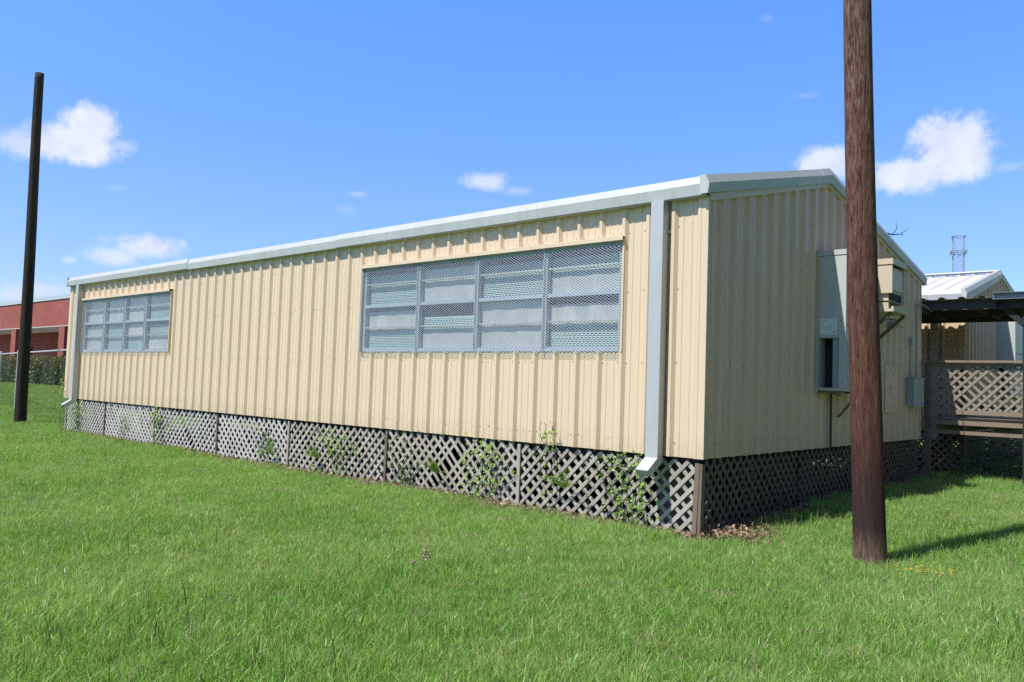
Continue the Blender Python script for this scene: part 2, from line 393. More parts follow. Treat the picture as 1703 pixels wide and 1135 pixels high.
def screws(parent, gable=True):
    m = MB()
    def dot(p, axis):
        r = .0048; a = Vector(p)
        if random.random() < .3: return
        if axis == 1: m.box((a.x-r, a.y-.004, a.z-r), (a.x+r, a.y+.001, a.z+r))
        else: m.box((a.x-.001, a.y-r, a.z-r), (a.x+.004, a.y+r, a.z+r))
    k = 0
    while .3667+k*PITCH < L:
        c = -(.3667+k*PITCH)
        for z in (.14, .95, 1.72, 2.36):
            for ds in (-.055, .055, .155):
                x = c-ds
                if any(w[0]-.05 < x < w[1]+.05 and w[2]-.05 < z < w[3]+.05 for w in WINS): continue
                if -.65 < x < -.38 or x > -.11 or x < -L+.1: continue
                if ds == .155 and k % 2: continue
                dot((x, 0, z+random.uniform(-.008, .008)), 1)
        k += 1
    k = 0
    while gable and .3167+k*PITCH < W:
        y = .3167+k*PITCH
        for z in (.14, .95, 1.72, 2.36):
            if (2.8 < y < 4.0 and .7 < z < 2.6) or (4.3 < y < 5.3 and z > 1.7): continue
            dot((0, y+.055, z), 0); dot((0, y-.055, z), 0)
        dot((.037, y, gz(y)-.01), 0); k += 1
    m.build('screws', SCREW, parent, kind='stuff')

def zigzag_screen(x0, x1, z0, z1, y):
    m = MB(); hp = .0270; h = .0150; n = int((x1-x0)/hp); rows = int((z1-z0)/h)
    # each strand is a ribbon with a little depth, tilted as in expanded sheet
    V = []; Fc = []
    for j in range(rows+1):
        z = z0 + j*h; base = len(V)
        for i in range(n+1):
            s = 1 if (i+j) % 2 else -1
            x = x0+i*hp; zz = z+s*h/2*.9
            V += [(x, y-.0005, zz-.0020), (x, y+.0005, zz+.0020)]
            if i: a = base+2*(i-1); Fc.append((a, a+2, a+3, a+1))
    m.add(V, Fc, .5); return m
def window(parent, w, modes, seed):
    x0, x1, z0, z1, mull = w; rr = random.Random(seed)
    zm = (z0+z1)/2+.05; zs = (z1-.235, zm, z0+.345)
    fr = MB(); fy0, fy1 = -.012, .05
    fr.box((x0, fy0, z0), (x0+.045, fy1, z1)); fr.box((x1-.045, fy0, z0), (x1, fy1, z1))
    fr.box((x0+.045, fy0, z0), (x1-.045, fy1, z0+.05)); fr.box((x0+.045, fy0, z1-.035), (x1-.045, fy1, z1))
    win = fr.build('window', GALVD, parent)
    m = MB()
    for q in mull: m.box((q-.033, -.02, z0+.051), (q+.033, .045, z1-.036))
    split(m, 'mullion', GALVD, win, 1)
    cols = [x0+.045] + list(mull) + [x1-.045]
    m = MB(); thin = MB()
    for i in range(4):
        a = cols[i]+(.04 if i else 0); b = cols[i+1]-(.04 if i < 3 else 0)
        m.box((a+.001, -.014, zm-.022), (b-.001, .04, zm+.022))
        for z in (zs[0], zs[2]): thin.box((a+.001, -.002, z-.009), (b-.001, .035, z+.009))
    split(m, 'meeting_rail', GALVD, win, 1); split(thin, 'glazing_bar', TRIM, win)
    g = MB(); g.add([(x0+.03, .02, z0+.03), (x1-.03, .02, z0+.03), (x1-.03, .02, z1-.03), (x0+.03, .02, z1-.03)], [(0,1,2,3)]); g.build('glass', GLASS, win)
    for i in range(4):
        a = cols[i]+(.03 if i else .0); b = cols[i+1]-(.03 if i < 3 else 0)
        rows = ((z1-.04, zm+.02), (zm-.02, z0+.05))
        for j, (zt, zb) in enumerate(rows):
            top, kind = modes[j][i]      # kind per half-cell: b blind, s shade
            bl = MB(); sh = MB(); z = zt - top*(zt-zb)
            sag = rr.uniform(-.02, .02)
            for part in kind:
                z2 = z - (zt - top*(zt-zb) - zb)/len(kind)
                if part == 's':
                    nn = 8
                    for k in range(nn):
                        xa = a+(b-a)*k/nn; xb = a+(b-a)*(k+1)/nn; ya = .055+.004*math.sin(k*2.1); yb = .055+.004*math.sin((k+1)*2.1)
                        sh.add([(xa, ya, z2+sag*k/nn), (xb, yb, z2+sag*(k+1)/nn), (xb, yb, z), (xa, ya, z)], [(0,1,2,3)])
                elif part == 'b':
                    zz = z
                    while zz > z2:
                        t = rr.uniform(-.002, .002); bl.add([(a, .070, zz), (b, .070, zz+sag*.3), (b, .060, zz-.021+sag*.3+t), (a, .060, zz-.021+t)], [(0,1,2,3)]); zz -= .023
                    sh.box((a+.01, .085, z2), (b-.01, .088, z))
                z = z2
            if sh.v: sh.build('window_shade', SHADE, win)
            if bl.v: bl.build('blind', BLIND, win)
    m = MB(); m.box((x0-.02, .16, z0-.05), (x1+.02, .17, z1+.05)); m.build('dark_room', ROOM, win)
    s = zigzag_screen(x0-.01, x1+.005, z0-.010, z1-.005, -.052); scr = s.build('security_screen', WIRE, win)
    e = MB(); yy = -.052
    e.box((x0-.012, yy-.006, z0-.015), (x0-.002, yy+.006, z1)); e.box((x0-.01, yy+.003, z1-.012), (x1, yy+.012, z1-.004))
    for q in mull: e.box((q-.004, yy+.003, z0-.005), (q+.004, yy+.02, z1-.01))
    e.build('screen_edge', GALVD, scr)
    t = MB(); t.box((x0-.02, -.085, z1+.0), (x1+.03, .0, z1+.006)); t.box((x0-.02, -.085, z1+.006), (x1+.03, -.08, z1+.045)); t.box((x0-.02, -.0799, z1+.038), (x1+.03, .0, z1+.045))
    t.box((x1+.008, -.045, z0-.01), (x1+.028, .0, z1-.001)); t.box((x0-.028, -.045, z0-.01), (x0-.012, 0, z1-.001))
    t.build('window_trim', CREAM, win)
    return win

def lattice_panel(m, P, ux, length, z0, z1, flip, off, pitch=.150, w=.040, t=.009, rr=random):
    """two layers of laths at 45 degrees in the plane P + ux*s ; off = outward unit vector"""
    P = Vector(P); ux = Vector(ux); o = Vector(off)
    for layer in (0, 1):
        sgn = (1 if layer == 0 else -1)*(1 if flip else -1)
        base = o*(-layer*(t+.001)); s = -(z1-z0)
        while s < length+(z1-z0):
            # line through (s, z0) direction (sgn,1)
            ds = rr.uniform(-.012, .012); a0 = s+ds if sgn > 0 else s+(z1-z0)*0+ds
            pts = []
            j1 = rr.uniform(-.014, .014)
            if rr.random() < .012: s += pitch; continue
            if sgn > 0: A = (a0, z0); B = (a0+(z1-z0)+j1, z1)
            else: A = (a0+(z1-z0)+j1, z0); B = (a0, z1)
            # clip in s
            def clip(A, B):
                (xa, za), (xb, zb) = A, B
                lo, hi = .005, length-.005
                if xa > xb: (xa, za), (xb, zb) = (xb, zb), (xa, za)
                if xb <= lo or xa >= hi: return None
                if xa < lo: za += (zb-za)*(lo-xa)/(xb-xa); xa = lo
                if xb > hi: zb = za+(zb-za)*(hi-xa)/(xb-xa); xb = hi
                if xb-xa < .03: return None
                return (xa, za), (xb, zb)
            c = clip(A, B)
            if c:
                (xa, za), (xb, zb) = c
                m.bar(P+ux*xa+Vector((0,0,za))+base, P+ux*xb+Vector((0,0,zb))+base, w*rr.uniform(.92, 1.05), t, ux.cross(Vector((0,0,1))).cross((ux*(xb-xa)+Vector((0,0,zb-za))).normalized()))
            s += pitch
SKX = [0, -2.41, -4.87, -7.28, -9.53, -12.01, -14.39, -16.60]
def skirt(parent, gable=True, front=True):
    for i in range(7 if front else 1):
        a, b = SKX[i], SKX[i+1]; m = MB(); pitch = (.153, .150, .150, .150, .15, .14, .13)[i]
        tilt = random.uniform(-.006, .006)
        lattice_panel(m, (a-.03, .028, 0), (-1, 0, 0), (a-b)-.05, -.98, -.028+tilt, i % 2 == 1, (0, -1, 0), pitch)
        m.build('lattice_panel', WOODL if i > 2 else WOOD, parent)
        p = MB(); x = b if i < 6 else b+.02; lean = random.uniform(-.015, .015)
        p.bar((x+lean, .012, -1), (x-lean, .012, -.03), .045, .02, (1, 0, 0)); p.build('skirt_post', WOODP if i % 2 else WOOD, parent)
    p = MB(); p.bar((-.075, -.002, -1), (-.04, -.002, -.045), .05, .03, (1, 0, 0)); p.bar((-.02, .02, -1), (-.005, .02, -.05), .035, .06, (1, 0, 0)); p.build('skirt_post', WOODC, parent)
    if gable:
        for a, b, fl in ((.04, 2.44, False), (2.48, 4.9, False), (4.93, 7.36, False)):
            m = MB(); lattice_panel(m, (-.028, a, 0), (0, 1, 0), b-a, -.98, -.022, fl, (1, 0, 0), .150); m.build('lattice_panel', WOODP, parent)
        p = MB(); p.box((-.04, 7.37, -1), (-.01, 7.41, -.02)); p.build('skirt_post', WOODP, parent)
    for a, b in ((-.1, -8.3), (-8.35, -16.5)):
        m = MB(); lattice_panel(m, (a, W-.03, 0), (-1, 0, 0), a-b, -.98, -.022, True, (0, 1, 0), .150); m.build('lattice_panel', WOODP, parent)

def classroom(origin, label, extras=True):
    root = thing('portable_classroom', (0, 0, -.8), label, 'building', 'cream steel portable classrooms')
    wall_long(root, 0, -1, WINS if extras else ()); wall_gable(root, 0, 1)
    wall_long(root, W, 1); wall_gable(root, -L, -1)
    add_roof(root); add_gutter(root); corner_trim(root); base_trim(root); skirt(root)
    downspout(root, -.495, .148, 0, 0); downspout(root, -15.95, .148, 0, 0)
    screws(root)
    m = MB()                          # grey masonry piers seen through the skirt
    for x in (-.6, -3.2, -5.8, -8.4, -11, -13.6, -16.2):
        for y in (.75, 3.7, 6.7): m.box((x-.2, y-.2, -1), (x+.2, y+.2, -.101))
    split(m, 'pier', mat_plain('concrete_block', (.2, .19, .17), .9), root)
    if extras:
        S1 = (((.12, 'bb'), (.10, 'ss'), (.16, 'bb'), (.14, 'bs')), ((.10, 'sb'), (.28, 'bs'), (.02, 's'), (.14, 'sb')))
        S2 = (((.04, 'ss'), (.04, 's'), (.03, 's'), (.08, 'sbb')), ((.08, 's'), (.10, 'b'), (.06, 'sb'), (.12, 'bs')))
        w1 = window(root, WINS[0], S1, 1); w2 = window(root, WINS[1], S2, 2)
        w1['label'] = 'large four light window nearest the downspout'; w2['label'] = 'far four light window at the left end'
        # dented bottom edge of the siding and an access panel on the gable
        m = MB(); m.box((.034, 5.55, .44), (.040, 6.17, 1.17)); a = m.build('access_panel', CREAM_SHADED, root)
        m = MB(); m.tube([(.045, 5.75, .72), (.07, 5.75, .72), (.07, 5.75, .84), (.045, 5.75, .84)], .006); m.build('handle', GALV, a)
    root.location = Vector(origin) + Vector((0, 0, -.8)); return root
B1 = classroom((0, 0, 0), 'long cream ribbed steel portable classroom with two screened windows on lattice skirting')
B2 = classroom((0.0, 10.5, .03), 'second cream portable classroom with white ribbed roof behind the wooden deck', False)

# ------------------------------------------------------------------ wall-hung things on the gable
def wall_ac(y0, label, zb=.735, zt=2.50, paper=True, dz=0, pre=''):
    t = thing('wall_air_conditioner', (0, y0, zb+dz), label, 'air conditioner', 'wall hung air conditioners')
    D = .38; y1 = y0+1.0; zb += dz; zt += dz; o = .036
    m = MB(); zr = zb+.035, zb+.66     # side recess
    # side face built round the opening
    m.box((o, y0, zr[1]), (D, y1, zt-.07)); m.box((o, y0, zb), (D, y1, zr[0]))
    m.box((.30, y0, zr[0]), (D, y1, zr[1])); m.box((o, y0+.25, zr[0]), (.30, y1, zr[1])); m.box((o, y0, zr[0]), (.05, y0+.25, zr[1]))
    body = m.build('casing', ACGREY, t)
    m = MB(); m.box((.05, y0+.22, zr[0]), (.30, y0+.249, zr[1])); m.build('vent_opening', BLACK, body)
    m = MB(); m.box((.215, y0+.03, zr[0]+.001), (.299, y0+.21, zr[1]-.001)); m.build('baffle', EBOX, body)
    m = MB(); m.box((.0, y0-.008, zt-.066), (D+.012, y1+.01, zt)); m.build('top_cap', ACGREY, t)
    m = MB()
    m.box((D, y0+.03, zb+.03), (D+.003, y1-.03, zb+.66))
    for k in range(18): z = zb+.05+k*.034; m.add([(D+.004, y0+.04, z), (D+.018, y0+.04, z-.012), (D+.018, y1-.04, z-.012), (D+.004, y1-.04, z)], [(0,1,2,3)]); m.box((D+.003, y0+.04, z-.001), (D+.005, y1-.04, z+.002))
    m.build('louvre', ACGREY, t)
    m = MB()
    for z in (zb+.98, zb+.82): m.box((D, y0+.01, z), (D+.008, y1-.01, z+.012))
    for z in (zt-.55, zt-.9): m.box((D-.06, y0-.002, z), (D-.05, y0, z+.01))
    split(m, 'seam', BROWNST, t, 1)
    if paper:
        m = MB(); m.box((.065, y0-.003, zb+.70), (.275, y0-.0005, zb+.90)); ps = m.build('data_label', PAPER, t)
        m = MB(); rr = random.Random(4)
        for k in range(9):
            z = zb+.885-k*.02; x = .08
            while x < .26:
                w = rr.uniform(.01, .04)
                if rr.random() < .75: m.box((x, y0-.0036, z-.004), (min(x+w, .262), y0-.0031, z))
                x += w+.012
        m.box((.225, y0-.0036, zb+.725), (.26, y0-.0031, zb+.737)); m.build('print', INK, ps)
    m = MB(); m.box((-.0, y0-.035, zb-.03), (.045, y0-.009, zt+.02)); m.box((0, y1+.009, zb-.03), (.045, y1+.03, zt+.02)); split(m, 'mounting_flange', ACCREAM, t, 1)
    m = MB()
    m.box((.036, y0+.02, zb-.03), (D-.02, y0+.05, zb-.002)); m.box((.036, y1-.05, zb-.03), (D-.02, y1-.02, zb-.002))
    m.bar((D-.10, y1-.25, zb-.03), (.04, y1-.25, zb-.34), .025, .025); m.bar((.17, y0+.1, zb-.03), (.26, y0+.2, zb-.055), .02, .02)
    m.build('bracket', BROWNST, t)
    m = MB(); m.tube([(.06, y0+.42, zb-.02), (.06, y0+.42, .0+dz)], .016); m.build('drain_pipe', DARKST, t)
    return t
wall_ac(2.87, 'tall pale grey wall air conditioner with a printed sheet, half hidden behind the brown pole')
a2 = wall_ac(13.42, 'pale grey wall air conditioner on the farther classroom gable, above the deck railing', dz=.03, paper=False)

t = thing('window_air_conditioner', (0, 4.45, 1.8), 'small cream boxed air conditioner on a brown bracket right of the brown pole', 'air conditioner')
m = MB(); X = .45; ya, yb = 4.45, 5.08
m.box((.034, ya, 2.12), (X, ya+.02, 2.57)); m.box((.034, yb-.02, 2.0), (X-.02, yb, 2.57)); m.box((.034, ya+.021, 2.14), (X-.05, yb-.021, 2.50))
m.build('casing', ACCREAM, t)
m = MB(); m.box((.034, ya-.012, 2.571), (X+.012, yb+.012, 2.60)); m.box((X, ya-.012, 2.52), (X+.012, yb+.012, 2.5705)); m.box((.034, ya-.012, 2.52), (X-.001, ya-.001, 2.5705)); m.build('hood', ACCREAM, t)
m = MB(); m.box((X-.049, ya+.03, 2.17), (X-.02, yb-.11, 2.46)); m.build('front_panel', ACCREAM, t)
m = MB(); m.box((.05, ya+.04, 2.02), (X-.06, yb-.04, 2.139)); m.build('underside', ACCREAM, t)
m = MB(); m.box((X-.058, ya+.05, 2.03), (X-.052, yb-.05, 2.13)); m.build('vent_slot', BLACK, t)
m = MB(); m.box((.034, ya-.03, 1.90), (X-.04, ya+.02, 1.985)); m.box((.034, ya-.03, 1.86), (X+.03, yb+.04, 1.899)); m.box((X+.0, ya-.03, 1.8995), (X+.03, yb+.04, 1.93)); m.build('tray', ACCREAM, t)
m = MB()
for yy in (ya+.03, yb-.0): m.bar((X-.02, yy, 1.85), (.05, yy, 1.50), .045, .035)
m.bar((.1, ya+.2, 1.83), (.32, yb+.2, 1.80), .02, .02)
m.build('bracket', BROWNST, t)

t = thing('electrical_box', (0, 6.62, .54), 'grey electrical disconnect box on the right end of the shaded gable', 'electrical box')
m = MB(); m.box((.034, 6.66, .546), (.135, 7.20, 1.00)); m.build('box_body', EBOX, t)
m = MB(); m.box((.135, 6.65, .54), (.145, 7.21, 1.008)); m.box((.034, 6.64, 1.0001), (.16, 7.22, 1.012)); m.build('box_cover', EBOX, t)
m = MB(); m.tube([(.05, 6.78, 1.01), (.05, 6.78, 1.55)], .014); m.box((.036, 6.73, 1.55), (.085, 6.84, 1.66)); m.box((.085, 6.70, 1.60), (.10, 6.78, 1.63)); m.build('conduit', EBOX, t)
m = MB(); m.tube([(.05, 7.12, 1.01), (.05, 7.12, 2.16), (.06, 7.15, 2.22), (.08, 7.22, 2.25), (.10, 7.45, 2.23), (.12, 7.75, 2.17)], .014); m.build('conduit', EBOX, t)
t = thing('junction_box', (0.03, 6.5, 1.8), 'small grey junction fitting on the gable between cream unit and conduit', 'junction box')
m = MB(); m.box((.036, 5.75, 1.78), (.09, 5.95, 1.84)); m.box((.04, 5.70, 1.74), (.11, 5.79, 1.79)); m.tube([(.07, 5.93, 1.81), (.07, 6.25, 1.79)], .018); m.build('fitting', EBOX, t)
# ------------------------------------------------------------------ poles
def pole(base, top, r0, r1, label, mt, seed):
    base = Vector(base); top = Vector(top); o = thing('utility_pole', base, label, 'pole', None)
    rr = random.Random(seed); ax = (top-base); n = 40; k = 60; m = MB(); vs = []
    ph = [rr.uniform(0, 6.28) for _ in range(12)]
    for i in range(k+1):
        tt = i/k; c = base-ax*.03*(1-tt)+ax*tt if i == 0 else base+ax*tt
        c = c + Vector((math.sin(tt*5+seed), math.cos(tt*4+seed), 0))*.012*math.sin(math.pi*tt)
        for j in range(n):
            a = 2*math.pi*j/n; r = r0+(r1-r0)*tt
            r *= 1 + .012*math.sin(3*a+ph[0]+tt*4) + .010*math.sin(7*a+ph[1]+tt*2) + .006*math.sin(13*a+ph[2]-tt*3) + .004*rr.uniform(-1, 1)
            if tt < .04: r *= 1+.05*(.04-tt)/.04
            vs.append(c+Vector((math.cos(a)*r, math.sin(a)*r, 0)))
    fs = [(i*n+j, i*n+(j+1) % n, (i+1)*n+(j+1) % n, (i+1)*n+j) for i in range(k) for j in range(n)] + [tuple(k*n+j for j in range(n))]
    m.add(vs, fs, .5); m.build('pole_shaft', mt, o, True)
    return o
pole((1.522, .268, -.80), (1.455, -.40, 8.3), .137, .098, 'thick reddish brown wooden pole on the lawn in front of the gable', POLE, 3)
pole((-19.547, -.033, -.80), (-19.09, -.258, 8.315), .145, .105, 'dark slender wooden pole left of the classroom by the fence', POLE2, 5)

# ------------------------------------------------------------------ deck and canopy
YD = 7.75
t = thing('wooden_deck', (1.5, YD, -.68), 'weathered wooden deck with lattice railing between the two classrooms', 'deck')
def brd(name, a, b, mt=DECKW, par=None): m = MB(); m.box(a, b); return m.build(name, mt, par or t)
brd('top_rail', (.10, YD-.07, 1.295), (5.5, YD+.07, 1.333)); brd('rail_board', (.10, YD-.03, 1.235), (5.5, YD-.005, 1.285))
m = MB(); lattice_panel(m, (.12, YD+.012, 0), (1, 0, 0), 5.3, .50, 1.235, True, (0, -1, 0), .150, .044, .009); m.build('railing_lattice', DECKL, t)
brd('bottom_rail', (.10, YD-.03, .435), (5.5, YD-.004, .505)); brd('rim_board', (.10, YD-.02, .255), (5.5, YD+.02, .33)); brd('lower_board', (.10, YD-.01, .10), (5.5, YD+.03, .158))
m = MB()
for k in range(18): m.box((-.02+.0, YD+.05+k*.146, .335), (5.5, YD+.05+k*.146+.138, .37))
m.build('deck_boards', DECKW, t)
m = MB()
for k in range(14): m.box((.2+k*.4, YD+.05, .16), (.24+k*.4, 10.3, .334))
split(m, 'joist', WOODP, t, 1)
for x, y in ((.06, YD-.0), (2.6, YD+.09), (5.2, YD+.09), (.06, 10.2), (2.6, 10.2), (5.2, 10.2)):
    m = MB(); m.box((x-.045, y-.045, -.9), (x+.045, y+.045, 1.294 if x < 1 and y < 8 else 1.29)); m.build('deck_post', WOODP, t)
m = MB(); m.box((5.5, 10.30, .5), (.2, 10.33, .6)); m.build('rail_board', DECKW, t)

t = thing('walkway_canopy', (1.5, 8.9, -.68), 'corrugated metal canopy on steel posts over the wooden deck', 'canopy')
m = MB(); xs = []; x = -2.6
while x < 5.6:
    xs += [(x, 0), (x+.16, 0), (x+.20, .04), (x+.25, .04), (x+.29, 0)]; x += .30
def cz(y): return 2.335 + (y-7.5)*.016
for (a, ha), (b, hb) in zip(xs, xs[1:]):
    if b-a < 1e-6: continue
    m.add([(a, 7.50, cz(7.5)+ha), (b, 7.50, cz(7.5)+hb), (b, 10.32, cz(10.32)+hb), (a, 10.32, cz(10.32)+ha)], [(0,1,2,3)], .5)
m.build('canopy_sheet', mat_paint('dull_roof_sheet', (.17, .16, .15), (.10, .08, .065), .6, .5), t)
m = MB()
for y in (7.62, 8.9, 10.1): m.box((-2.5, y, 2.17), (5.4, y+.05, cz(y)-.012))
split(m, 'beam', DARKST, t, 1)
m = MB()
for k in range(9): m.box((-2+k*.9, 7.67, 2.20), (-1.96+k*.9, 10.09, 2.29))
split(m, 'purlin', DARKST, t, 1)
m = MB(); m.box((1.09, 7.46, 2.30), (5.4, 7.497, 2.41)); m.box((1.09, 7.40, 2.30), (5.4, 7.459, 2.308)); m.box((1.09, 7.40, 2.402), (5.4, 7.459, 2.41)); m.build('channel', BLUEST, t)
for x, y in ((1.53, 7.62), (1.53, 10.1), (4.6, 7.62), (4.6, 10.1), (-2.3, 8.0), (-2.3, 10.1)):
    m = MB(); m.box((x-.05, y-.05, -.85), (x+.05, y-.001, 2.169)); m.build('canopy_post', BLACK, t)
m = MB(); m.bar((1.50, 7.58, 1.90), (1.17, 7.58, 2.24), .09, .05); m.bar((1.14, 7.60, 2.23), (1.44, 8.2, 2.2), .08, .08); m.build('brace', BLACK, t)

# ------------------------------------------------------------------ transmission tower far off
tb = pdir(1594, 425); tb = CAM + tb*(260/Vector((tb.x, tb.y, 0)).length)
t = thing('transmission_tower', (tb.x, tb.y, -1), 'distant steel lattice transmission tower rising beyond the white roof', 'tower')
m = MB(); zt = tb.z+5.3
def leg(z): 
    f = 1.35+max(0, (zt-9-z))*.04; return f
lv = [zt-k*1.6 for k in range(10)] + [zt-16-k*4.5 for k in range(1, 9)] + [-1]
ca, sa = math.cos(.35), math.sin(.35)
def tp(i, z): f = leg(z); x, y = ((-f,-f),(f,-f),(f,f),(-f,f))[i % 4]; return Vector((tb.x+x*ca-y*sa, tb.y+x*sa+y*ca, z))
for za, zb in zip(lv, lv[1:]):
    for i in range(4):
        m.bar(tp(i, za), tp(i, zb), .13, .13); m.bar(tp(i, za), tp(i+1, zb), .07, .07); m.bar(tp(i+1, za), tp(i, zb), .07, .07); m.bar(tp(i, za), tp(i+1, za), .07, .07)
m.build('tower_frame', mat_plain('tower_steel', (.36, .42, .50), .6), t)
m = MB()
for z, l in ((zt, 1.6), (zt-4.7, 1.9), (zt-4.2, 1.9)):
    q = [Vector((tb.x+x*ca-y*sa, tb.y+x*sa+y*ca, z)) for x, y in ((-l,-l),(l,-l),(l,l),(-l,l))]
    for i in range(4): m.bar(q[i], q[(i+1) % 4], .2, .2)
m.build('cross_ring', mat_plain('tower_ring_steel', (.25, .28, .33), .6), t)

# ------------------------------------------------------------------ brick school building
YB, ZG = 12.5, -.42
t = thing('brick_building', (-55, YB+6, ZG), 'single storey red brick building with covered walkway beyond the hedge', 'building')
x0, x1 = -92., -30.
m = MB(); m.box((x0, YB, 3.52), (x1, YB+.35, 5.28)); m.box((x1-.35, YB+.351, 3.52), (x1, YB+14, 5.28)); w = m.build('parapet_wall', BRICK, t)
m = MB(); m.box((x0, YB-.06, 5.281), (x1+.06, YB+.42, 5.56)); m.build('fascia', mat_plain('grey_fascia', (.46, .50, .53), .5), w)
m = MB(); m.box((x0, YB-.015, 3.47), (x1, YB+.355, 3.519)); m.build('lintel', SOFFIT, w)
m = MB(); m.box((x0, YB+.351, 5.2), (x1-.36, YB+14, 5.28)); m.build('roof', SOFFIT, t)
m = MB(); m.box((x0, YB+.36, 3.475), (x1, YB+2.8, 3.515)); m.build('soffit', SOFFIT, t)
m = MB(); m.box((x0, YB+2.8, ZG), (x1, YB+3.1, 3.47)); bw = m.build('back_wall', BRICK, t)
cx = -49.5
xs = [cx+.0+k*7.15 for k in range(-6, 3)]
# columns fitted to the two in view
for x in [-63.-7.6*k for k in range(4, 0, -1)] + [-62.75, -53.35, -44., -35.]:
    m = MB(); m.box((x-.5, YB+.001, ZG-.3), (x+.5, YB+.7, 3.469)); m.build('column', BRICK, t)
for x in (-79, -70, -59.2, -51.5, -40):
    m = MB(); m.box((x, YB+2.72, ZG), (x+2.6, YB+2.799, 2.3)); m.build('doorway', BLACK, bw)
m = MB(); m.box((x0, YB-.5, ZG-.05), (x1, YB+2.8, ZG+.06)); m.build('walkway_slab', SOFFIT, t)
m = MB(); m.box((-62, YB+2, 5.6), (-57.5, YB+6, 5.82)); m.box((-61.6, YB+2.4, 5.2), (-57.9, YB+5.6, 5.6)); m.build('rooftop_unit', DARKST, t)

# hedge
def leafcloud(m, pts, size, rr, tilt=1.0):
    for p in pts:
        s = size*rr.uniform(.6, 1.3); a = rr.uniform(0, 6.28); n = Vector((rr.gauss(0, 1), rr.gauss(0, 1), rr.gauss(0, 1)*tilt+.4)).normalized()
        k = n.orthogonal().normalized(); l = n.cross(k); u = k*math.cos(a)+l*math.sin(a); v = n.cross(u); p = Vector(p)
        m.add([p-u*s*.5, p+v*s*.28, p+u*s*.5, p-v*s*.28], [(0,1,2,3)], rr.random())
rr = random.Random(5)
hd = thing('clipped_hedge', (-50, 10.8, ZG), 'long clipped dark green hedge with brownish top below the brick building', 'hedge')
m = MB(); mt = MB()
bk = MB(); bk.box((-78, 10.35, ZG), (-30, 11.6, 1.15)); 
pts = []; ptt = []
for k in range(30000):
    x = rr.uniform(-78, -30); b = .12*math.sin(x*1.7)+.08*math.sin(x*4.1+1)
    z = ZG+1.62*rr.random()**.8; y = 10.15-b+rr.uniform(0, .35)+.12*max(0, z)
    if z > .72+.15*math.sin(x*2.3)+rr.uniform(-.1, .15): ptt.append((x, y, z))
    else: pts.append((x, y, z))
for k in range(9000):
    x = rr.uniform(-78, -30); ptt.append((x, rr.uniform(10.2, 11.7), 1.22+.07*math.sin(x*1.3)+.05*math.sin(x*3.7)+rr.uniform(-.1, .14)))
leafcloud(m, pts, .17, rr); leafcloud(mt, ptt, .15, rr)
bk.build('hedge_core', mat_plain('hedge_twigs', (.03, .04, .02), .9), hd); m.build('hedge_leaves', HEDGE, hd); mt.build('hedge_top_leaves', HEDGET, hd)

# ------------------------------------------------------------------ chain link fence
A = Vector((-16.95, .35, 0)); Bf = Vector((-29.05, 2.15, 0)); C3 = Vector((-41.5, 4.0, 0)); top = 1.13
t = thing('chain_link_fence', (-23, 1.25, -.78), 'grey chain link fence running left from the far end of the classroom', 'fence')
fd = (Bf-A).normalized(); LN = (C3-A).length
m = MB(); m.tube([A+Vector((0,0,top+.04)), Bf+Vector((0,0,top)), C3+Vector((0,0,top-.02))], .024); m.build('top_rail', GALV, t)
for p in (A, A+fd*8.6, Bf, Bf+fd*3.05, Bf+fd*6.1, Bf+fd*9.2):
    m = MB(); z0 = ground(p.x, p.y)-.1; m.tube([p+Vector((0,0,z0)), p+Vector((0,0,top+.05))], .042 if p is Bf else .03); pp = m.build('fence_post', GALV, t)
    m = MB(); m.tube([p+Vector((0,0,top+.05)), p+Vector((0,0,top+.08)), p+Vector((0,0,top+.1))], [.045, .04, .01]); m.build('post_cap', GALV, pp)
m = MB(); s = -1.9
zb_ = -.78
while s < LN:
    for sg in (1, -1):
        a, b = (s, s+1.9); za, zb2 = (zb_, zb_+1.9) if sg > 0 else (zb_+1.9, zb_)
        if a < 0: za += (zb2-za)*(-a)/1.9; a = 0
        if b > LN: zb2 = za+(zb2-za)*(LN-a)/(b-a); b = LN
        if b-a > .01: m.bar(A+fd*a+Vector((0,0,za)), A+fd*b+Vector((0,0,zb2)), .0010, .0010, caps=False)
    s += .085
m.build('chain_link_mesh', DARKST, t)

